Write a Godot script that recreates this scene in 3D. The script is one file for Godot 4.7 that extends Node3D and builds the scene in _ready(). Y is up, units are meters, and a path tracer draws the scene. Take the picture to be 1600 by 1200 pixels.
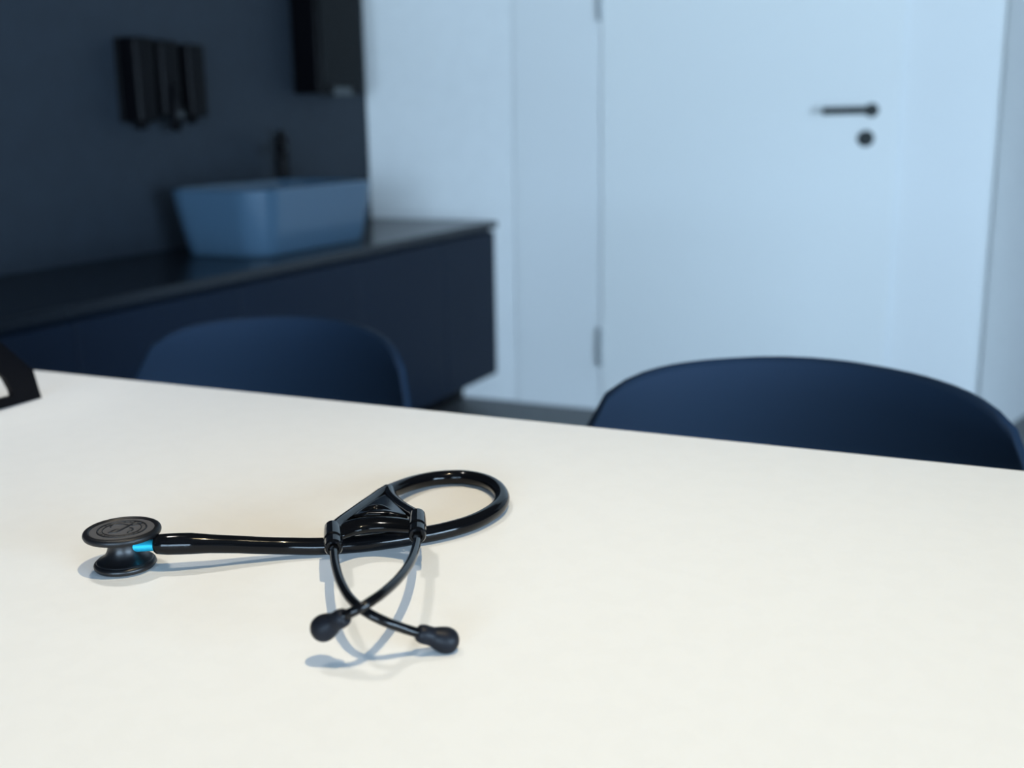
extends Node3D
# A white table with a black stethoscope, two black shell chairs behind it, and a washbasin
# counter and a white door further back. Metres, y up, x along the door wall, z towards the window wall.

const TABLE_Y := 0.74
const WALL_X := -2.236      # dark wall on the left
const DOOR_Z := -3.6        # white door wall
const BACK_Z := -4.8
const FRONT_Z := 2.6        # window wall behind the camera
const RIGHT_X := 2.3
const CEILING_Y := 2.5

var M := {}
var used := {}


# ---------------------------------------------------------------- naming
func numbered(n: String) -> String:
	if not used.has(n):
		used[n] = 0
		return n
	used[n] += 1
	return "%s_%03d" % [n, used[n]]


func thing(called: String, label: String, category: String, at := Vector3.ZERO, turn := 0.0, group := "") -> Node3D:
	var o := Node3D.new()
	o.name = numbered(called)
	add_child(o)
	o.position = at
	o.rotation.y = turn
	o.set_meta("label", label)
	o.set_meta("category", category)
	if group != "":
		o.set_meta("group", group)
	return o


func structure(called: String, at := Vector3.ZERO) -> Node3D:
	var o := Node3D.new()
	o.name = called
	add_child(o)
	o.position = at
	o.set_meta("kind", "structure")
	return o


func part(called: String, mesh: Mesh, material: Material, parent: Node, label := "") -> MeshInstance3D:
	var o := MeshInstance3D.new()
	o.name = called
	o.mesh = mesh
	o.material_override = material
	parent.add_child(o, true)
	if label != "":
		o.set_meta("label", label)
	return o


func shell_of_room(called: String, mesh: Mesh, material: Material) -> MeshInstance3D:
	var o := part(called, mesh, material, self)
	o.set_meta("kind", "structure")
	return o


# ---------------------------------------------------------------- mesh helpers
class Geo:
	var v := PackedVector3Array()
	var t := PackedInt32Array()

	func tri(a: int, b: int, c: int) -> void:
		t.append_array([a, b, c])

	func quad(a: int, b: int, c: int, d: int) -> void:
		t.append_array([a, b, c, a, c, d])

	func turned(x: Transform3D) -> Geo:
		for i in v.size():
			v[i] = x * v[i]
		return self

	func join(o: Geo) -> Geo:
		var n := v.size()
		v.append_array(o.v)
		for k in o.t:
			t.append(k + n)
		return self

	# faces turned outwards (Godot's fronts run clockwise)
	func outward() -> Geo:
		var vol := 0.0
		for i in range(0, t.size(), 3):
			vol += v[t[i]].dot(v[t[i + 1]].cross(v[t[i + 2]]))
		if vol > 0.0:
			for i in range(0, t.size(), 3):
				var k := t[i + 1]
				t[i + 1] = t[i + 2]
				t[i + 2] = k
		return self

	func mesh(smooth := true) -> ArrayMesh:
		var vv := PackedVector3Array()
		var nn := PackedVector3Array()
		var ii := PackedInt32Array()
		if smooth:
			vv = v
			nn.resize(v.size())
			for i in range(0, t.size(), 3):
				var n := (v[t[i + 2]] - v[t[i]]).cross(v[t[i + 1]] - v[t[i]])
				for k in 3:
					nn[t[i + k]] += n
			for i in nn.size():
				nn[i] = nn[i].normalized() if nn[i].length() > 1e-16 else Vector3.UP
			ii = t
		else:
			for i in range(0, t.size(), 3):
				var n := (v[t[i + 2]] - v[t[i]]).cross(v[t[i + 1]] - v[t[i]])
				if n.length() < 1e-14:
					continue
				n = n.normalized()
				for k in 3:
					vv.append(v[t[i + k]])
					nn.append(n)
					ii.append(ii.size())
		var a := []
		a.resize(Mesh.ARRAY_MAX)
		a[Mesh.ARRAY_VERTEX] = vv
		a[Mesh.ARRAY_NORMAL] = nn
		a[Mesh.ARRAY_INDEX] = ii
		var m := ArrayMesh.new()
		m.add_surface_from_arrays(Mesh.PRIMITIVE_TRIANGLES, a)
		return m


# rings of equal length joined into a skin; capped with fans on vertices of their own
func loft(rings: Array, cap_start := true, cap_end := true) -> Geo:
	var g := Geo.new()
	var n: int = rings[0].size()
	for r in rings:
		for p in r:
			g.v.append(p)
	for i in rings.size() - 1:
		for j in n:
			var k := (j + 1) % n
			g.quad(i * n + j, (i + 1) * n + j, (i + 1) * n + k, i * n + k)
	for e in [[cap_start, 0, false], [cap_end, rings.size() - 1, true]]:
		if not e[0]:
			continue
		var b := g.v.size()
		var mid := Vector3.ZERO
		for p in rings[e[1]]:
			g.v.append(p)
			mid += p
		g.v.append(mid / n)
		for j in n:
			var k := (j + 1) % n
			if e[2]:
				g.tri(b + j, b + n, b + k)
			else:
				g.tri(b + j, b + k, b + n)
	return g.outward()


func circle(r: float, y: float, n: int) -> Array:
	var a := []
	for i in n:
		var w := TAU * i / n
		a.append(Vector3(cos(w) * r, y, sin(w) * r))
	return a


# profile of (radius, height) turned about y
func lathe(profile: Array, n := 48, caps := true) -> Geo:
	var rings := []
	for p in profile:
		rings.append(circle(maxf(p.x, 0.00002), p.y, n))
	return loft(rings, caps, caps)


func soften(profile: Array, steps: int) -> Array:
	# Catmull-Rom through a profile
	var out := []
	for i in profile.size() - 1:
		var a: Vector2 = profile[maxi(i - 1, 0)]
		var b: Vector2 = profile[i]
		var c: Vector2 = profile[i + 1]
		var d: Vector2 = profile[mini(i + 2, profile.size() - 1)]
		for k in steps:
			var t := float(k) / steps
			out.append(0.5 * ((2.0 * b) + (c - a) * t + (2.0 * a - 5.0 * b + 4.0 * c - d) * t * t + (3.0 * b - a - 3.0 * c + d) * t * t * t))
	out.append(profile[-1])
	return out


func smooth_path(p: Array, steps: int) -> Array:
	var out := []
	for i in p.size() - 1:
		var a: Vector3 = p[maxi(i - 1, 0)]
		var b: Vector3 = p[i]
		var c: Vector3 = p[i + 1]
		var d: Vector3 = p[mini(i + 2, p.size() - 1)]
		for k in steps:
			var t := float(k) / steps
			out.append(0.5 * ((2.0 * b) + (c - a) * t + (2.0 * a - 5.0 * b + 4.0 * c - d) * t * t + (3.0 * b - a - 3.0 * c + d) * t * t * t))
	out.append(p[-1])
	return out


# a tube along points; radii given at even steps of the point list, blended between
func tube(points: Array, radii: Array, steps := 6, sides := 24, round_ends := true, squash := 1.0) -> Geo:
	var p := smooth_path(points, steps) if steps > 1 else points
	var rings := []
	var up := Vector3.UP
	var n := p.size()
	for i in n:
		var dir: Vector3 = (p[mini(i + 1, n - 1)] - p[maxi(i - 1, 0)]).normalized()
		var side := dir.cross(up).normalized()
		var top := side.cross(dir).normalized()
		up = top
		var at := float(i) / (n - 1) * (radii.size() - 1)
		var k := mini(int(at), radii.size() - 2)
		var r: float = lerpf(radii[k], radii[k + 1], at - k)
		if round_ends and i == 0:
			for q in [0.15, 0.5, 0.8, 0.95]:
				rings.append(tube_ring(p[i] - dir * r * 0.5 * (1.0 - q), side, top, r * sqrt(1.0 - pow(1.0 - q, 2.0)), sides, squash))
		rings.append(tube_ring(p[i], side, top, r, sides, squash))
		if round_ends and i == n - 1:
			for q in [0.95, 0.8, 0.5, 0.15]:
				rings.append(tube_ring(p[i] + dir * r * 0.5 * (1.0 - q), side, top, r * sqrt(1.0 - pow(1.0 - q, 2.0)), sides, squash))
	return loft(rings)


func tube_ring(c: Vector3, side: Vector3, top: Vector3, r: float, sides: int, squash: float) -> Array:
	var ring := []
	for j in sides:
		var w := TAU * j / sides
		ring.append(c + side * cos(w) * r + top * sin(w) * r * squash)
	return ring


# a profile of (radius, distance) turned about the line from a towards b
func lathe_along(profile: Array, a: Vector3, b: Vector3, n := 32) -> Geo:
	var y := (b - a).normalized()
	var x := y.cross(Vector3.UP if absf(y.y) < 0.9 else Vector3.RIGHT).normalized()
	return lathe(profile, n).turned(Transform3D(Basis(x, y, x.cross(y)), a)).outward()


# a box from corner lo to corner hi with chamfered edges
func box(lo: Vector3, hi: Vector3, b := 0.003) -> Geo:
	var c := (lo + hi) / 2.0
	var h := (hi - lo) / 2.0
	b = minf(b, minf(h.x, minf(h.y, h.z)) * 0.9)
	var rings := []
	for e in [[-1.0, b], [-1.0, 0.0], [1.0, 0.0], [1.0, b]]:
		var y: float = e[0] * h.y
		var yy: float = y if e[1] > 0.0 else e[0] * (h.y - b)
		var s: float = e[1]
		var r := []
		for q in [[1, 1], [-1, 1], [-1, -1], [1, -1]]:
			var x: float = q[0]
			var z: float = q[1]
			var one := c + Vector3(x * (h.x - s), yy, z * (h.z - b - s * 0.0))
			var two := c + Vector3(x * (h.x - b), yy, z * (h.z - s))
			if s > 0.0:
				one = c + Vector3(x * (h.x - b), yy, z * (h.z - b))
				two = one
			if x * z > 0:
				r.append(one)
				r.append(two)
			else:
				r.append(two)
				r.append(one)
		rings.append(r)
	return loft(rings)


# rounded rectangle in the xz plane, half sizes hx, hz
func round_rect(hx: float, hz: float, r: float, y: float, c := Vector3.ZERO, seg := 6) -> Array:
	var out := []
	r = minf(r, minf(hx, hz))
	for q in 4:
		var cx: float = (hx - r) * [1, -1, -1, 1][q]
		var cz: float = (hz - r) * [1, 1, -1, -1][q]
		for k in seg + 1:
			var w := PI / 2.0 * (q + float(k) / seg)
			out.append(c + Vector3(cx + cos(w) * r, y, cz + sin(w) * r))
	return out


# rounded block: a rounded rectangle in plan, edges rounded at top and bottom
func block(hx: float, hz: float, y0: float, y1: float, r: float, e: float, c := Vector3.ZERO) -> Geo:
	var rings := []
	for k in 5:
		var w := PI / 2.0 * k / 4.0
		rings.append(round_rect(hx - e * (1.0 - sin(w)), hz - e * (1.0 - sin(w)), r, y0 + e * (1.0 - cos(w)), c))
	for k in 5:
		var w := PI / 2.0 * k / 4.0
		rings.append(round_rect(hx - e * (1.0 - cos(w)), hz - e * (1.0 - cos(w)), r, y1 - e * (1.0 - sin(w)), c))
	return loft(rings)


# a flat outline in xy pushed along z by depth, with an optional hole of the same number of points
func plate(outline: Array, depth: float, hole := []) -> Geo:
	var n := outline.size()
	var g := Geo.new()
	for z in [0.0, depth]:
		for p in outline:
			g.v.append(Vector3(p.x, p.y, z))
		for p in (hole if hole.size() else outline):
			g.v.append(Vector3(p.x, p.y, z))
	for j in n:
		var k := (j + 1) % n
		g.quad(j, 2 * n + j, 2 * n + k, k)
		if hole.size():
			g.quad(n + k, 3 * n + k, 3 * n + j, n + j)
			g.quad(j, k, n + k, n + j)
			g.quad(2 * n + k, 2 * n + j, 3 * n + j, 3 * n + k)
	if not hole.size():
		var flat := PackedVector2Array(outline)
		var tris := Geometry2D.triangulate_polygon(flat)
		var ccw := not Geometry2D.is_polygon_clockwise(flat)
		for i in range(0, tris.size(), 3):
			var abc := [tris[i], tris[i + 1], tris[i + 2]]
			var a: Vector2 = outline[abc[1]] - outline[abc[0]]
			var b: Vector2 = outline[abc[2]] - outline[abc[0]]
			if (a.cross(b) > 0.0) != ccw:
				abc = [abc[0], abc[2], abc[1]]
			g.tri(abc[0], abc[1], abc[2])
			g.tri(2 * n + abc[0], 2 * n + abc[2], 2 * n + abc[1])
	return g.outward()


# ---------------------------------------------------------------- materials
func lin(r: float, g: float, b: float) -> Color:
	return Color(r, g, b).linear_to_srgb()


func mat(color: Color, roughness: float, metallic := 0.0, specular := 0.5) -> StandardMaterial3D:
	var m := StandardMaterial3D.new()
	m.albedo_color = color
	m.roughness = roughness
	m.metallic = metallic
	m.metallic_specular = specular
	return m


# fine grain: brightness noise between two greys, laid on by world position
func grain(m: StandardMaterial3D, low: float, freq: float, scale: float, number: int, relief := 0.0) -> StandardMaterial3D:
	var n := FastNoiseLite.new()
	n.seed = number
	n.frequency = freq
	n.fractal_octaves = 4
	var im := n.get_seamless_image(256, 256)
	var out := Image.create(256, 256, false, Image.FORMAT_RGB8)
	for y in 256:
		for x in 256:
			var k := lerpf(low, 1.0, im.get_pixel(x, y).r)
			out.set_pixel(x, y, Color(k, k, k))
	m.albedo_texture = ImageTexture.create_from_image(out)
	if relief > 0.0:
		var bump: Image = im.duplicate()
		bump.convert(Image.FORMAT_RGBA8)
		bump.bump_map_to_normal_map(2.0)
		m.normal_enabled = true
		m.normal_scale = relief
		m.normal_texture = ImageTexture.create_from_image(bump)
	m.uv1_triplanar = true
	m.uv1_world_triplanar = true
	m.uv1_scale = Vector3.ONE * scale
	return m


func make_materials() -> void:
	M.table = grain(mat(lin(0.86, 0.86, 0.85), 0.42), 0.993, 0.05, 3.0, 3)
	M.wall = grain(mat(lin(0.86, 0.87, 0.86), 0.8), 0.985, 0.03, 1.5, 5, 0.03)
	M.dark_wall = grain(mat(lin(0.019, 0.027, 0.039), 0.65, 0.0, 0.4), 0.93, 0.03, 1.5, 7, 0.05)
	M.door = mat(lin(0.82, 0.83, 0.81), 0.5)
	M.surround = mat(lin(0.80, 0.81, 0.80), 0.55)
	M.ceiling = mat(lin(0.07, 0.075, 0.08), 0.9)
	M.floor = grain(mat(lin(0.16, 0.17, 0.18), 0.45), 0.8, 0.06, 2.0, 9)
	M.steel = mat(lin(0.045, 0.05, 0.05), 0.55, 0.0, 0.3)
	M.hinge = mat(lin(0.34, 0.36, 0.37), 0.42, 0.8)
	M.cabinet = mat(lin(0.005, 0.010, 0.020), 0.5, 0.0, 0.25)
	M.cabinet_door = mat(lin(0.006, 0.012, 0.025), 0.5, 0.0, 0.25)
	M.worktop = mat(lin(0.007, 0.010, 0.015), 0.25, 0.0, 0.38)
	M.ceramic = mat(lin(0.052, 0.100, 0.155), 0.25)
	M.black_satin = mat(lin(0.002, 0.002, 0.003), 0.4, 0.0, 0.2)
	M.black_gloss = mat(lin(0.003, 0.004, 0.005), 0.3, 0.0, 0.22)
	M.dark_paper = mat(lin(0.07, 0.08, 0.085), 0.8)
	M.grey_plastic = mat(lin(0.02, 0.024, 0.028), 0.5)
	M.chair = grain(mat(lin(0.010, 0.022, 0.044), 0.6, 0.0, 0.2), 0.92, 0.3, 12.0, 11, 0.1)
	M.chair_leg = mat(lin(0.015, 0.016, 0.018), 0.4)
	M.tubing = mat(lin(0.0025, 0.0025, 0.003), 0.11, 0.0, 0.33)
	M.ear_metal = mat(lin(0.003, 0.003, 0.0035), 0.10, 0.0, 0.34)
	M.ear_rubber = mat(lin(0.006, 0.007, 0.010), 0.45, 0.0, 0.28)
	M.chest_metal = mat(lin(0.004, 0.004, 0.005), 0.36, 0.0, 0.45)
	M.rim_rubber = mat(lin(0.004, 0.004, 0.005), 0.42, 0.0, 0.4)
	M.diaphragm = mat(lin(0.085, 0.085, 0.092), 0.5)
	M.emblem = mat(lin(0.006, 0.006, 0.007), 0.45)
	M.cyan = mat(lin(0.03, 0.52, 0.74), 0.28, 0.6)
	M.white_trim = mat(lin(0.8, 0.8, 0.8), 0.4)
	var glass := mat(Color(0.95, 0.98, 1.0, 0.06), 0.02)
	glass.transparency = BaseMaterial3D.TRANSPARENCY_ALPHA
	M.glass = glass


# ---------------------------------------------------------------- scene
var WARM := Color(1.0, 0.83, 0.54).linear_to_srgb()
var NEUTRAL := Color(1.0, 0.95, 0.86).linear_to_srgb()
var DAY := Color(0.54, 0.745, 0.95).linear_to_srgb()


func _ready() -> void:
	# camera
	var cam := Camera3D.new()
	cam.name = "camera"
	cam.transform = Transform3D(Basis(Vector3(0.90836, -0.01666, -0.41785), Vector3(-0.07982, 0.97393, -0.21235), Vector3(0.41050, 0.22624, 0.88335)), Vector3(0, 0.986, 0))
	var lens := CameraAttributesPhysical.new()
	lens.frustum_focal_length = 35.3
	lens.frustum_near = 0.02
	lens.frustum_far = 60.0
	lens.frustum_focus_distance = 0.665
	lens.exposure_aperture = 4.9
	cam.attributes = lens
	add_child(cam)
	cam.current = true
	# sky and exposure
	var e := Environment.new()
	e.background_mode = Environment.BG_SKY
	var sky := ProceduralSkyMaterial.new()
	sky.sky_top_color = lin(0.16, 0.32, 0.72)
	sky.sky_horizon_color = lin(0.38, 0.58, 0.92)
	sky.ground_bottom_color = lin(0.10, 0.12, 0.13)
	sky.ground_horizon_color = lin(0.22, 0.27, 0.30)
	sky.energy_multiplier = 3.0
	e.sky = Sky.new()
	e.sky.sky_material = sky
	e.tonemap_mode = Environment.TONE_MAPPER_LINEAR
	e.tonemap_exposure = 1.0
	e.sdfgi_enabled = true
	e.ssao_enabled = true
	e.ssil_enabled = true
	var w := WorldEnvironment.new()
	w.name = "environment"
	w.environment = e
	add_child(w)
	# daylight at the window behind the camera
	daylight(Vector2(2.6, 1.65), 32.0, Vector3(0.55, 0.875, FRONT_Z + 0.28), 0.0)
	daylight(Vector2(2.2, 1.5), 40.0, Vector3(RIGHT_X + 0.28, 0.80, 0.4), PI / 2)

	make_materials()
	build_room()
	build_door()
	build_window("window_1", 2.6, 1.65, Vector3(0.55, 0.875, FRONT_Z), 0.0)
	build_window("window_2", 2.2, 1.5, Vector3(RIGHT_X, 0.80, 0.4), PI / 2)
	build_counter()
	build_table()
	build_chairs()
	build_basin()
	build_wall_things()
	build_stand()
	build_stethoscope()
	spotlight(Vector3(0.12, CEILING_Y, -0.34), 2.25, 0.012, WARM, "ceiling spotlight over the right half of the white table")
	spotlight(Vector3(-0.95, CEILING_Y, -0.72), 2.0, 0.09, NEUTRAL, "ceiling spotlight over the left half of the white table")


func daylight(size: Vector2, energy: float, at: Vector3, turn: float) -> void:
	var day := AreaLight3D.new()
	day.name = "window_daylight"
	day.area_size = size
	day.light_color = DAY
	day.light_energy = energy
	day.light_size = 1.0
	day.shadow_enabled = true
	day.rotation = Vector3(deg_to_rad(-14.0), turn, 0)
	day.position = at
	add_child(day, true)


func build_room() -> void:
	var t := 0.15
	shell_of_room("floor", box(Vector3(WALL_X - t, -t, BACK_Z), Vector3(RIGHT_X + t, 0, FRONT_Z + t)).mesh(false), M.floor)
	shell_of_room("ceiling", box(Vector3(WALL_X - t, CEILING_Y, BACK_Z), Vector3(RIGHT_X + t, CEILING_Y + t, FRONT_Z + t)).mesh(false), M.ceiling)
	shell_of_room("wall_left", box(Vector3(WALL_X - t, 0, DOOR_Z - t), Vector3(WALL_X, CEILING_Y, FRONT_Z + t)).mesh(false), M.dark_wall)
	var r := box(Vector3(RIGHT_X, 0, BACK_Z), Vector3(RIGHT_X + t, CEILING_Y, -0.70))
	r.join(box(Vector3(RIGHT_X, 0, 1.50), Vector3(RIGHT_X + t, CEILING_Y, FRONT_Z + t)))
	r.join(box(Vector3(RIGHT_X, 0, -0.70), Vector3(RIGHT_X + t, 0.05, 1.50)))
	r.join(box(Vector3(RIGHT_X, 1.55, -0.70), Vector3(RIGHT_X + t, CEILING_Y, 1.50)))
	shell_of_room("wall_right", r.mesh(false), M.dark_wall)
	# door wall with the doorway cut out, ending at the splayed wall
	var g := box(Vector3(WALL_X, 0, DOOR_Z - t), Vector3(-1.330, CEILING_Y, DOOR_Z))
	g.join(box(Vector3(-0.387, 0, DOOR_Z - t), Vector3(-0.115, CEILING_Y, DOOR_Z), 0.003))
	g.join(box(Vector3(-1.330, 2.07, DOOR_Z - t), Vector3(-0.387, CEILING_Y, DOOR_Z)))
	shell_of_room("wall_back", g.mesh(false), M.wall)
	# wall beside the door, splay added to darken its face, running into a passage
	var splay := plate([Vector2(-0.115, -3.575), Vector2(0.19, -4.65), Vector2(0.02, -4.65), Vector2(-0.115, -3.75)], CEILING_Y)
	shell_of_room("wall_splay", splay.turned(Transform3D(Basis(Vector3.RIGHT, Vector3.BACK, Vector3.UP), Vector3.ZERO)).outward().mesh(false), M.wall)
	shell_of_room("wall_passage", box(Vector3(0.0, 0, BACK_Z), Vector3(RIGHT_X, CEILING_Y, -4.65)).mesh(false), M.wall)
	# window wall
	var f := box(Vector3(WALL_X, 0, FRONT_Z), Vector3(-0.75, CEILING_Y, FRONT_Z + t))
	f.join(box(Vector3(1.85, 0, FRONT_Z), Vector3(RIGHT_X, CEILING_Y, FRONT_Z + t)))
	f.join(box(Vector3(-0.75, 0, FRONT_Z), Vector3(1.85, 0.05, FRONT_Z + t)))
	f.join(box(Vector3(-0.75, 1.70, FRONT_Z), Vector3(1.85, CEILING_Y, FRONT_Z + t)))
	shell_of_room("wall_front", f.mesh(false), M.dark_wall)
	# flush surround panels on both sides of the door
	for s in [["trim_1", -1.648, -1.326], ["trim_2", -0.391, -0.118]]:
		shell_of_room(s[0], box(Vector3(s[1], 0.0, DOOR_Z), Vector3(s[2], 2.12, DOOR_Z + 0.007), 0.004).mesh(false), M.surround)
	shell_of_room("trim_3", box(Vector3(-1.326, 2.066, DOOR_Z), Vector3(-0.391, 2.12, DOOR_Z + 0.007), 0.004).mesh(false), M.surround)


func build_door() -> void:
	var d := structure("door_1", Vector3(-1.324, 0, DOOR_Z))
	part("door_leaf", box(Vector3(-0.002, 0.006, 0.0075), Vector3(0.934, 2.068, 0.018), 0.003).mesh(false), M.door, d)
	for y in [0.226, 1.362]:
		var hinge := part("hinge", lathe(soften([Vector2(0, 0), Vector2(0.007, 0), Vector2(0.0085, 0.002)], 2) + [Vector2(0.0085, 0.062), Vector2(0.0078, 0.0635), Vector2(0.0085, 0.065), Vector2(0.0085, 0.128), Vector2(0.007, 0.13), Vector2(0, 0.13)], 20).mesh(), M.hinge, d)
		hinge.position = Vector3(-0.003, y - 0.065, 0.024)
	# lever handle and lock rose
	var hr := part("handle_rose", lathe_along([Vector2(0, 0), Vector2(0.020, 0), Vector2(0.020, 0.007), Vector2(0.0185, 0.009), Vector2(0, 0.009)], Vector3(0.853, 1.001, 0.018), Vector3(0.853, 1.001, 0.1)).mesh(false), M.steel, d)
	part("lever", tube([Vector3(0.853, 1.001, 0.024), Vector3(0.853, 1.001, 0.054), Vector3(0.849, 1.001, 0.064), Vector3(0.839, 1.001, 0.069), Vector3(0.80, 1.001, 0.070), Vector3(0.722, 1.001, 0.070)], [0.0105, 0.0105], 5, 16).mesh(), M.steel, hr)
	var lr := part("lock_rose", lathe_along([Vector2(0, 0), Vector2(0.024, 0), Vector2(0.024, 0.007), Vector2(0.0225, 0.009), Vector2(0, 0.009)], Vector3(0.840, 0.919, 0.018), Vector3(0.840, 0.919, 0.1)).mesh(false), M.steel, d)
	part("key_cylinder", block(0.0065, 0.004, 0.0, 0.003, 0.004, 0.001).turned(Transform3D(Basis(Vector3.RIGHT, PI / 2), Vector3(0.840, 0.919, 0.0265))).mesh(false), M.black_satin, lr)


func build_window(called: String, w: float, h: float, at: Vector3, turn: float) -> void:
	var d := structure(called, at)
	d.rotation.y = turn
	var g := Geo.new()
	for x in [-w / 2 + 0.03, 0.0, w / 2 - 0.03]:
		g.join(box(Vector3(x - 0.03, -h / 2, 0.05), Vector3(x + 0.03, h / 2, 0.11)))
	for y in [-h / 2 + 0.03, h / 2 - 0.03]:
		g.join(box(Vector3(-w / 2, y - 0.03, 0.05), Vector3(w / 2, y + 0.03, 0.11)))
	part("window_frame", g.mesh(false), M.white_trim, d)
	for k in [-1, 1]:
		var x: float = k * (w / 4 - 0.005)
		part("pane", box(Vector3(x - w / 4 + 0.04, -h / 2 + 0.06, 0.077), Vector3(x + w / 4 - 0.04, h / 2 - 0.06, 0.083), 0.001).mesh(false), M.glass, d)


func build_counter() -> void:
	var c := thing("vanity_cabinet", "dark navy cabinet with flat doors on a recessed plinth below the washbasin", "cabinet", Vector3(-1.98, 0, -2.3))
	part("body", box(Vector3(-0.254, 0.10, -1.296), Vector3(0.231, 0.624, 1.3), 0.002).mesh(false), M.cabinet, c)
	part("plinth", box(Vector3(-0.254, 0.0, -1.296), Vector3(0.112, 0.10, 1.3), 0.002).mesh(false), M.black_satin, c)
	var cuts := [-1.296, -0.916, -0.395, 0.126, 0.647, 1.168]
	for i in cuts.size() - 1:
		part("cabinet_door", box(Vector3(0.231, 0.102, cuts[i] + 0.002), Vector3(0.251, 0.612, cuts[i + 1] - 0.002), 0.002).mesh(false), M.cabinet_door, c)
	var wt := part("worktop", box(Vector3(-0.256, 0.0, -1.30), Vector3(0.262, 0.024, 1.3), 0.002).mesh(false), M.worktop, self)
	wt.position = Vector3(-1.98, 0.624, -2.3)
	wt.name = numbered("worktop")
	wt.set_meta("label", "dark glossy worktop running along the navy wall under the slate blue basin")
	wt.set_meta("category", "worktop")


func build_table() -> void:
	var t := thing("table", "large white laminate table with the black stethoscope lying on it", "table", Vector3(-0.40, 0, -0.385))
	var rings := []
	for k in [[0.0015, 0.712], [0.0, 0.7135], [0.0, 0.7385], [0.0004, 0.7395], [0.0015, 0.74]]:
		rings.append(round_rect(0.95 - k[0], 0.458 - k[0], 0.006, k[1]))
	part("tabletop", loft(rings).mesh(false), M.table, t)
	for x in [-0.88, 0.88]:
		for z in [-0.39, 0.39]:
			part("leg", box(Vector3(x - 0.025, 0, z - 0.025), Vector3(x + 0.025, 0.712, z + 0.025), 0.003).mesh(false), M.white_trim, t)
	part("apron", box(Vector3(-0.855, 0.66, -0.40), Vector3(0.855, 0.712, -0.38), 0.002).mesh(false), M.white_trim, t)
	part("apron", box(Vector3(-0.855, 0.66, 0.38), Vector3(0.855, 0.712, 0.40), 0.002).mesh(false), M.white_trim, t)


# one shell of seat and back: u across, s from the front edge of the seat to the top of the back
func chair_shell() -> Geo:
	var side := [Vector2(0.235, 0.425), Vector2(0.20, 0.438), Vector2(0.10, 0.440), Vector2(0.0, 0.433), Vector2(-0.10, 0.430), Vector2(-0.165, 0.442), Vector2(-0.205, 0.480), Vector2(-0.225, 0.54), Vector2(-0.242, 0.61), Vector2(-0.262, 0.69), Vector2(-0.280, 0.749)]
	var wide := [0.20, 0.215, 0.225, 0.225, 0.222, 0.218, 0.214, 0.210, 0.211, 0.206, 0.186]
	var sag := [0.0, 0.005, 0.012, 0.020, 0.030, 0.045, 0.06, 0.074, 0.085, 0.092, 0.095]
	var nu := 33
	var ns := 61
	var p := []
	for i in ns:
		var row := []
		for j in nu:
			var u := -1.0 + 2.0 * j / (nu - 1)
			var drop := 0.040 * pow(absf(u), 2.0) + 0.085 * (1.0 - sqrt(maxf(0.0, 1.0 - pow(absf(u), 9.0))))
			var low := 0.05 * (1.0 - sqrt(maxf(0.0, 1.0 - pow(absf(u), 7.0))))
			var at := lerpf(low, 1.0 - drop, float(i) / (ns - 1)) * (side.size() - 1)
			var k := mini(int(at), side.size() - 2)
			var q := at - k
			var a: Vector2 = side[maxi(k - 1, 0)]
			var b: Vector2 = side[k]
			var c: Vector2 = side[k + 1]
			var d: Vector2 = side[mini(k + 2, side.size() - 1)]
			var m := 0.5 * ((2.0 * b) + (c - a) * q + (2.0 * a - 5.0 * b + 4.0 * c - d) * q * q + (3.0 * b - a - 3.0 * c + d) * q * q * q)
			var wd: float = lerpf(wide[k], wide[k + 1], q)
			var sg: float = lerpf(sag[k], sag[k + 1], q)
			var bend := smoothstep(4.0, 7.0, at)
			row.append(Vector3(u * wd, m.y + sg * u * u * (1.0 - bend) * 0.6, m.x + sg * u * u * bend))
		p.append(row)
	# thickness along the surface normal
	var g := Geo.new()
	for layer in 2:
		for i in ns:
			for j in nu:
				var du: Vector3 = p[i][mini(j + 1, nu - 1)] - p[i][maxi(j - 1, 0)]
				var ds: Vector3 = p[mini(i + 1, ns - 1)][j] - p[maxi(i - 1, 0)][j]
				var n := du.cross(ds).normalized()
				g.v.append(p[i][j] + n * (0.0 if layer == 0 else -0.009))
	var o := ns * nu
	for i in ns - 1:
		for j in nu - 1:
			var a := i * nu + j
			g.quad(a, a + nu, a + nu + 1, a + 1)
			g.quad(o + a, o + a + 1, o + a + nu + 1, o + a + nu)
	for j in nu - 1:
		var b := (ns - 1) * nu + j
		g.quad(j, j + 1, o + j + 1, o + j)
		g.quad(b + 1, b, o + b, o + b + 1)
	for i in ns - 1:
		var a := i * nu
		var b := a + nu - 1
		g.quad(a + nu, a, o + a, o + a + nu)
		g.quad(b, b + nu, o + b + nu, o + b)
	return g.outward()


func build_chairs() -> void:
	var c := thing("shell_chair", "black plastic shell chair in front of the white door", "chair", Vector3(-0.193, 0.0, -0.860), deg_to_rad(0.0), "black shell chairs at the table")
	part("shell", chair_shell().mesh(), M.chair, c)
	for x in [-1, 1]:
		for z in [-1, 1]:
			part("leg", tube([Vector3(x * 0.12, 0.425, z * 0.10), Vector3(x * 0.17, 0.22, z * 0.165), Vector3(x * 0.22, 0.0, z * 0.225 - 0.01)], [0.014, 0.012, 0.009], 5, 14, false).mesh(), M.chair_leg, c)
	part("seat_mount", block(0.13, 0.11, 0.405, 0.428, 0.03, 0.004).mesh(), M.chair_leg, c)
	var d: Node3D = c.duplicate()
	d.name = numbered("shell_chair")
	add_child(d)
	d.position = Vector3(-0.838, 0.0, -0.900)
	d.rotation.y = deg_to_rad(-2.5)
	d.set_meta("label", "black plastic shell chair in front of the dark washbasin cabinet")


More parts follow.
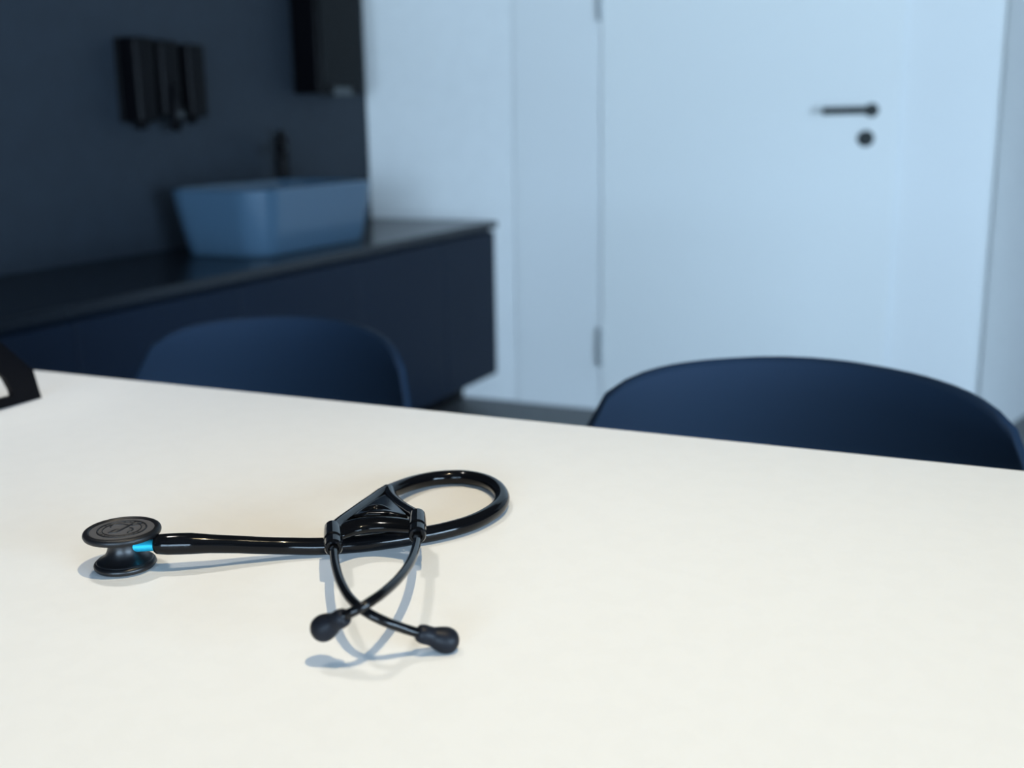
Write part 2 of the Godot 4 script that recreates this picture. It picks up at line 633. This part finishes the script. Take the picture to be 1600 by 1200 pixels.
func build_basin() -> void:
	var b := thing("washbasin", "slate blue ceramic vessel basin standing on the dark worktop", "basin", Vector3(-1.968, 0.648, -2.672))
	var rings := []
	for q in [[0.135, 0.262, 0.0, 0.07], [0.139, 0.266, 0.0015, 0.072], [0.141, 0.268, 0.005, 0.073], [0.152, 0.281, 0.06, 0.082], [0.163, 0.291, 0.12, 0.088], [0.169, 0.297, 0.165, 0.09], [0.1695, 0.2975, 0.172, 0.09], [0.167, 0.295, 0.1765, 0.089], [0.163, 0.291, 0.178, 0.088], [0.158, 0.286, 0.1765, 0.085], [0.156, 0.284, 0.172, 0.084], [0.148, 0.276, 0.12, 0.082], [0.132, 0.262, 0.06, 0.078], [0.10, 0.23, 0.032, 0.07], [0.03, 0.05, 0.025, 0.03]]:
		rings.append(round_rect(q[0], q[1], q[3], q[2], Vector3.ZERO, 8))
	part("outer_shell", loft(rings.slice(0, 7), true, false).mesh(), M.ceramic, b)
	part("bowl", loft(rings.slice(6), false, true).mesh(), M.ceramic, b)
	part("drain", lathe([Vector2(0, 0.025), Vector2(0.021, 0.025), Vector2(0.022, 0.027), Vector2(0.019, 0.0285), Vector2(0, 0.0285)], 24).mesh(false), M.steel, b)
	var f := thing("faucet", "black basin tap rising behind the slate blue basin at the navy wall", "faucet", Vector3(-2.172, 0.648, -2.99))
	part("body", lathe([Vector2(0, 0), Vector2(0.026, 0), Vector2(0.026, 0.005), Vector2(0.021, 0.007), Vector2(0.021, 0.296), Vector2(0.0195, 0.2985), Vector2(0, 0.2985)], 28).mesh(false), M.black_satin, f)
	part("spout", tube([Vector3(0.0, 0.268, 0.0), Vector3(0.035, 0.270, 0.052), Vector3(0.068, 0.266, 0.100), Vector3(0.077, 0.258, 0.114), Vector3(0.079, 0.248, 0.117)], [0.015, 0.015, 0.013], 5, 18).mesh(), M.black_satin, f)
	part("lever", tube([Vector3(0, 0.297, 0), Vector3(0.002, 0.310, 0.003), Vector3(0.012, 0.316, 0.018), Vector3(0.026, 0.318, 0.038)], [0.016, 0.012, 0.008], 5, 14).mesh(), M.black_satin, f)


func build_wall_things() -> void:
	var names := ["black soap dispenser on the navy wall, leftmost of the three", "black soap dispenser on the navy wall, middle of the three, with a long push lever", "black soap dispenser on the navy wall, rightmost of the three"]
	var zs := [-2.398, -2.494, -2.602]
	for i in 3:
		var d := thing("soap_dispenser", names[i], "dispenser", Vector3(WALL_X, [0.982, 0.998, 0.996][i], zs[i]), 0.0, "black soap dispensers on the navy wall")
		part("back_plate", box(Vector3(0.0, 0.02, -0.032), Vector3(0.012, [0.235, 0.215, 0.212][i], 0.032), 0.002).mesh(false), M.black_satin, d)
		part("bottle", block(0.034, 0.037, 0.018, [0.235, 0.216, 0.213][i], 0.014, 0.006, Vector3(0.046, 0, 0)).mesh(), M.black_satin, d)
		if i == 1:
			part("push_lever", tube([Vector3(0.076, 0.10, 0), Vector3(0.084, 0.06, 0), Vector3(0.084, 0.02, 0), Vector3(0.074, -0.015, 0)], [0.012, 0.015, 0.018, 0.016], 6, 18).mesh(), M.black_satin, d)
			part("lever_button", lathe_along([Vector2(0, 0), Vector2(0.011, 0), Vector2(0.011, 0.003), Vector2(0.009, 0.005), Vector2(0, 0.005)], Vector3(0.099, 0.022, 0), Vector3(0.2, 0.022, 0), 20).mesh(false), M.grey_plastic, d)
		else:
			part("nozzle", lathe([Vector2(0, 0), Vector2(0.012, 0), Vector2(0.014, 0.004), Vector2(0.018, 0.02), Vector2(0, 0.02)], 20).turned(Transform3D(Basis(), Vector3(0.046, 0, 0))).mesh(false), M.black_satin, d)
	var p := thing("paper_towel_dispenser", "tall black paper towel dispenser on the navy wall beside the white wall corner", "dispenser", Vector3(WALL_X, 1.085, -3.29))
	part("body", block(0.052, 0.133, 0.0, 0.345, 0.012, 0.006, Vector3(0.052, 0, 0)).mesh(), M.black_satin, p)
	part("cover", block(0.008, 0.120, 0.03, 0.335, 0.006, 0.004, Vector3(0.106, 0, 0)).mesh(), M.black_gloss, p)
	part("paper_towel", block(0.0015, 0.055, -0.004, 0.022, 0.0012, 0.0008, Vector3(0.107, 0, 0.0)).mesh(), M.dark_paper, p)


# a black stand at the left: two slanted side frames joined by crossbars
func build_stand() -> void:
	var s := thing("black_stand", "black slanted stand cut off by the left edge of the white table", "stand", Vector3(-0.838, TABLE_Y, -0.752))
	var outer := [Vector2(0.0, 0.0), Vector2(0.006, 0.028), Vector2(0.014, 0.036), Vector2(0.040, 0.062), Vector2(0.120, 0.128), Vector2(0.155, 0.120), Vector2(0.175, 0.0)]
	var inner := [Vector2(0.032, 0.009), Vector2(0.0325, 0.014), Vector2(0.038, 0.026), Vector2(0.062, 0.052), Vector2(0.118, 0.096), Vector2(0.134, 0.092), Vector2(0.144, 0.011)]
	for x in [0.0, -0.30]:
		var g := plate(outer, 0.006, inner).turned(Transform3D(Basis(Vector3(0, 0, 1), Vector3(0, 1, 0), Vector3(-1, 0, 0)), Vector3(x, 0, 0))).outward()
		part("side_frame", g.mesh(false), M.black_satin, s)
	for q in [[0.022, 0.037], [0.116, 0.112]]:
		part("crossbar", tube([Vector3(-0.30, q[1], q[0]), Vector3(-0.15, q[1], q[0]), Vector3(-0.006, q[1], q[0])], [0.005, 0.005], 3, 14, false).mesh(), M.black_satin, s)


func build_stethoscope() -> void:
	var s := thing("stethoscope", "black stethoscope with crossed ear tubes and a short cyan stem", "stethoscope", Vector3(-0.460, TABLE_Y + 0.0003, -0.4586))
	# chestpiece
	var prof := [Vector2(0.0, 0.0)]
	prof += soften([Vector2(0.0150, 0.0002), Vector2(0.0166, 0.0008), Vector2(0.0173, 0.0022), Vector2(0.0171, 0.0034), Vector2(0.0164, 0.0042), Vector2(0.0158, 0.0045), Vector2(0.0153, 0.0052), Vector2(0.0132, 0.0062), Vector2(0.0108, 0.0082), Vector2(0.0093, 0.0110), Vector2(0.0087, 0.0138), Vector2(0.0088, 0.0160), Vector2(0.0098, 0.0176), Vector2(0.0130, 0.0184), Vector2(0.0180, 0.0189), Vector2(0.0200, 0.0195), Vector2(0.0206, 0.0202)], 4)
	prof += [Vector2(0.0, 0.0202)]
	var ch := part("chestpiece", lathe(prof, 64).mesh(), M.chest_metal, s)
	part("rim", lathe(soften([Vector2(0.0176, 0.0198), Vector2(0.0206, 0.0197), Vector2(0.0213, 0.0204), Vector2(0.0216, 0.0215), Vector2(0.0212, 0.0228), Vector2(0.0200, 0.0236), Vector2(0.0188, 0.0236), Vector2(0.0180, 0.0231), Vector2(0.0176, 0.0226)], 4), 72, false).mesh(), M.rim_rubber, ch)
	part("diaphragm", lathe([Vector2(0.0, 0.0205), Vector2(0.0179, 0.0205), Vector2(0.0179, 0.0228), Vector2(0.0174, 0.0230), Vector2(0.0, 0.0231)], 72).mesh(false), M.diaphragm, ch, "grey flat diaphragm with a black emblem")
	for r in [[0.0134, 0.00048], [0.0107, 0.00033]]:
		var ringp := []
		for k in 13:
			var w := TAU * k / 12.0
			ringp.append(Vector2(r[0] + cos(w) * r[1], 0.0231 + sin(w) * r[1]))
		part("emblem_ring", lathe(ringp, 72, false).mesh(), M.emblem, ch)
	for st in [[[Vector3(-0.0020, 0.0240, 0.0078), Vector3(0.0007, 0.0240, 0.0053), Vector3(0.0004, 0.0240, -0.0039), Vector3(-0.0000, 0.0240, -0.0092), Vector3(0.0036, 0.0240, -0.0119)], 0.00062], [[Vector3(-0.0074, 0.0240, 0.0010), Vector3(-0.0091, 0.0240, -0.0006), Vector3(-0.0096, 0.0240, -0.0028), Vector3(-0.0080, 0.0240, -0.0048), Vector3(-0.0040, 0.0240, -0.0063), Vector3(-0.0002, 0.0240, -0.0063), Vector3(0.0029, 0.0240, -0.0074), Vector3(0.0039, 0.0240, -0.0096)], 0.00042], [[Vector3(0.0029, 0.0240, -0.0032), Vector3(0.0048, 0.0240, -0.0032), Vector3(0.0065, 0.0240, -0.0019), Vector3(0.0073, 0.0240, 0.0005), Vector3(0.0068, 0.0240, 0.0020), Vector3(0.0076, 0.0240, 0.0036)], 0.00042], [[Vector3(-0.0027, 0.0240, 0.0078), Vector3(-0.0027, 0.0240, 0.0052), Vector3(-0.0026, 0.0240, 0.0027), Vector3(-0.0016, 0.0240, 0.0011)], 0.00042]]:
		var pts := []
		for q in st[0]:
			pts.append(Vector3(q.x, 0.0231, q.z))
		part("emblem_stroke", tube(pts, [st[1], st[1]], 5, 8).mesh(), M.emblem, ch)
	# the worn lettering round the emblem, too small to read: a ring of short raised marks
	var marks := Geo.new()
	var dice := RandomNumberGenerator.new()
	dice.seed = 21
	for k in 26:
		var w := TAU * k / 26.0
		if k % 13 > 9:
			continue
		var l := dice.randf_range(0.0005, 0.0009)
		marks.join(box(Vector3(-0.00018, 0, -l), Vector3(0.00018, 0.0003, l), 0.00005).turned(Transform3D(Basis(Vector3.UP, -w + dice.randf_range(0.7, 2.2)), Vector3(cos(w) * 0.01205, 0.0230, sin(w) * 0.01205))))
	var mk := part("lettering", marks.mesh(false), M.emblem, ch)
	mk.set_meta("kind", "stuff")
	# stem
	var stem: Array = [Vector3(0.0021, 0.0128, 0.0003), Vector3(0.0217, 0.0148, -0.0053)]
	part("stem", lathe_along([Vector2(0, 0.004), Vector2(0.0026, 0.0040), Vector2(0.0033, 0.0055), Vector2(0.0033, 0.024), Vector2(0, 0.024)], stem[0], stem[1]).mesh(false), M.cyan, s, "shiny cyan metal stem")
	var stem2: Array = [Vector3(0.0030, 0.0150, -0.0031), Vector3(0.0202, 0.0170, -0.0078)]
	part("stem_socket", lathe_along([Vector2(0, 0.0), Vector2(0.0030, 0.0), Vector2(0.0030, 0.018), Vector2(0, 0.018)], stem2[0], stem2[1]).mesh(false), M.chest_metal, s)
	# tubing
	var line: Array = [Vector3(0.0207, 0.0150, -0.0055), Vector3(0.0258, 0.0150, -0.0075), Vector3(0.0312, 0.0148, -0.0109), Vector3(0.0370, 0.0144, -0.0149), Vector3(0.0455, 0.0132, -0.0212), Vector3(0.0561, 0.0110, -0.0305), Vector3(0.0672, 0.0088, -0.0395), Vector3(0.0785, 0.0068, -0.0486), Vector3(0.0939, 0.0053, -0.0585), Vector3(0.1128, 0.0052, -0.0704), Vector3(0.1271, 0.0052, -0.0830), Vector3(0.1378, 0.0052, -0.0948), Vector3(0.1482, 0.0052, -0.1078), Vector3(0.1570, 0.0052, -0.1246), Vector3(0.1609, 0.0052, -0.1417), Vector3(0.1609, 0.0052, -0.1605), Vector3(0.1553, 0.0052, -0.1787), Vector3(0.1440, 0.0052, -0.1949), Vector3(0.1311, 0.0052, -0.2047), Vector3(0.1186, 0.0052, -0.2081), Vector3(0.1069, 0.0052, -0.2065), Vector3(0.0945, 0.0055, -0.1967), Vector3(0.0874, 0.0065, -0.1799), Vector3(0.0854, 0.0080, -0.1602), Vector3(0.0863, 0.0095, -0.1464)]
	var radii := [0.0056, 0.0061, 0.0062, 0.0061, 0.0054, 0.0051, 0.0050, 0.0050, 0.0051]
	for k in line.size() - 9:
		radii.append(0.0050)
	var tb := part("tubing", tube(line, radii, 8, 32).mesh(), M.tubing, s)
	part("yoke_arm", tube([Vector3(0.0856, 0.0092, -0.1499), Vector3(0.0866, 0.0105, -0.1371), Vector3(0.0923, 0.0135, -0.1125), Vector3(0.0986, 0.0165, -0.0881), Vector3(0.1041, 0.0190, -0.0673), Vector3(0.1076, 0.0200, -0.0554), Vector3(0.1114, 0.0200, -0.0469)], [0.0052, 0.0040, 0.0038, 0.0038, 0.0042], 8, 24).mesh(), M.tubing, tb)
	part("yoke_arm", tube([Vector3(0.0856, 0.0092, -0.1499), Vector3(0.0961, 0.0110, -0.1365), Vector3(0.1147, 0.0150, -0.1156), Vector3(0.1310, 0.0190, -0.0986), Vector3(0.1413, 0.0212, -0.0882), Vector3(0.1477, 0.0215, -0.0799)], [0.0052, 0.0040, 0.0036, 0.0036, 0.0042], 8, 24).mesh(), M.tubing, tb)
	part("spring_arch", tube([Vector3(0.1103, 0.0170, -0.0484), Vector3(0.1100, 0.0172, -0.0521), Vector3(0.1110, 0.0174, -0.0592), Vector3(0.1145, 0.0177, -0.0660), Vector3(0.1202, 0.0180, -0.0709), Vector3(0.1270, 0.0183, -0.0740), Vector3(0.1348, 0.0187, -0.0754), Vector3(0.1426, 0.0192, -0.0754), Vector3(0.1487, 0.0198, -0.0744), Vector3(0.1508, 0.0203, -0.0743)], [0.0048, 0.0074, 0.0076, 0.0072, 0.0064, 0.0044], 8, 28, true, 0.55).mesh(), M.tubing, tb)
	part("spring_bump", tube([Vector3(0.1050, 0.0165, -0.0858), Vector3(0.1051, 0.0170, -0.0923), Vector3(0.1069, 0.0172, -0.0968), Vector3(0.1102, 0.0174, -0.0988), Vector3(0.1153, 0.0176, -0.0977), Vector3(0.1228, 0.0180, -0.0928)], [0.0022, 0.0028, 0.0028, 0.0022], 6, 20).mesh(), M.tubing, tb)
	# web that fills the fork
	var rim: Array = [Vector3(0.0887, 0.0100, -0.1423), Vector3(0.0947, 0.0135, -0.1109), Vector3(0.1032, 0.0175, -0.0761), Vector3(0.1126, 0.0190, -0.0826), Vector3(0.1237, 0.0195, -0.0862), Vector3(0.1382, 0.0200, -0.0852), Vector3(0.1159, 0.0155, -0.1120)]
	var mid := Vector3.ZERO
	for q in rim:
		mid += q / rim.size()
	var rings := []
	for k in [[0.80, -0.0022], [0.95, -0.0018], [1.0, -0.0006], [1.0, 0.0006], [0.95, 0.0018], [0.80, 0.0022]]:
		var ring := []
		for q in rim:
			ring.append(mid + (q - mid) * k[0] + Vector3(0, k[1], 0))
		rings.append(ring)
	part("yoke_web", loft(rings).mesh(), M.tubing, tb)
	# headset
	var tip := [Vector2(0, 0), Vector2(0.0030, 0.0), Vector2(0.0041, 0.0012), Vector2(0.0046, 0.0034), Vector2(0.0045, 0.0058), Vector2(0.0046, 0.0078), Vector2(0.0054, 0.0102), Vector2(0.0062, 0.0130), Vector2(0.0064, 0.0155), Vector2(0.0058, 0.0180), Vector2(0.0042, 0.0200), Vector2(0.0020, 0.0211), Vector2(0, 0.0214)]
	for q in [[[Vector3(0.1211, 0.0202, -0.0331), Vector3(0.1256, 0.0203, -0.0264), Vector3(0.1393, 0.0215, -0.0070), Vector3(0.1553, 0.0230, 0.0133), Vector3(0.1709, 0.0242, 0.0303), Vector3(0.1830, 0.0244, 0.0402), Vector3(0.1922, 0.0228, 0.0434), Vector3(0.1995, 0.0186, 0.0403), Vector3(0.2052, 0.0136, 0.0339), Vector3(0.2101, 0.0108, 0.0299), Vector3(0.2123, 0.0098, 0.0282)], [Vector3(0.1060, 0.0200, -0.0547), Vector3(0.1122, 0.0200, -0.0461), Vector3(0.1198, 0.0201, -0.0349), Vector3(0.1256, 0.0203, -0.0263)], [Vector3(0.2094, 0.0112, 0.0304), Vector3(0.2168, 0.0068, 0.0240)]], [[Vector3(0.1563, 0.0213, -0.0647), Vector3(0.1603, 0.0214, -0.0574), Vector3(0.1697, 0.0228, -0.0395), Vector3(0.1811, 0.0255, -0.0135), Vector3(0.1899, 0.0285, 0.0131), Vector3(0.1944, 0.0306, 0.0348), Vector3(0.1944, 0.0308, 0.0478), Vector3(0.1908, 0.0288, 0.0533), Vector3(0.1863, 0.0262, 0.0546), Vector3(0.1841, 0.0250, 0.0557)], [Vector3(0.1433, 0.0213, -0.0881), Vector3(0.1488, 0.0214, -0.0783), Vector3(0.1558, 0.0216, -0.0659), Vector3(0.1607, 0.0218, -0.0569)], [Vector3(0.1862, 0.0258, 0.0545), Vector3(0.1743, 0.0180, 0.0547)]]]:
		var et := part("ear_tube", tube(q[0], [0.0024, 0.0024], 10, 24).mesh(), M.ear_metal, s)
		part("collar", collar(q[1]).mesh(false), M.tubing, et)
		part("ear_tip", lathe_along(soften(tip, 4), q[2][0], q[2][1], 36).mesh(), M.ear_rubber, et)


# faceted sleeve where an ear tube leaves the fork
func collar(p: Array) -> Geo:
	var a: Vector3 = p[0]
	var b: Vector3 = p[-1]
	var l := a.distance_to(b)
	return lathe_along([Vector2(0, 0), Vector2(0.0036, 0.0), Vector2(0.0047, 0.0010), Vector2(0.0050, l * 0.25), Vector2(0.0053, l * 0.62), Vector2(0.0047, l * 0.66), Vector2(0.0050, l * 0.72), Vector2(0.0050, l * 0.95), Vector2(0.0044, l), Vector2(0.0030, l), Vector2(0.0028, l * 0.92), Vector2(0, l * 0.92)], a, b, 28)


func spotlight(at: Vector3, energy: float, size: float, tint: Color, label: String) -> void:
	var s := thing("ceiling_spotlight", label, "spotlight", at, 0.0, "ceiling spotlights over the table")
	part("housing", lathe([Vector2(size + 0.02, -0.004), Vector2(size + 0.042, -0.004), Vector2(size + 0.044, -0.002), Vector2(size + 0.044, 0.0), Vector2(size + 0.02, 0.0)], 36, false).mesh(false), M.white_trim, s)
	var bulb := mat(Color(1.0, 0.95, 0.85), 0.4)
	bulb.emission_enabled = true
	bulb.emission = tint
	bulb.emission_energy_multiplier = 12.0
	part("bulb", lathe([Vector2(0, -0.006), Vector2(size * 0.8, -0.005), Vector2(size, -0.003), Vector2(size, 0.0), Vector2(0, 0.0)], 32).mesh(), bulb, s)
	var l := SpotLight3D.new()
	l.name = "spotlight_beam"
	l.light_color = tint
	l.light_energy = energy
	l.light_size = size
	l.spot_angle = 34.0
	l.spot_angle_attenuation = 1.0
	l.spot_range = 8.0
	l.spot_attenuation = 2.0
	l.shadow_enabled = true
	s.add_child(l)
	l.position = Vector3(0, -0.012, 0)
	l.rotation.x = -PI / 2
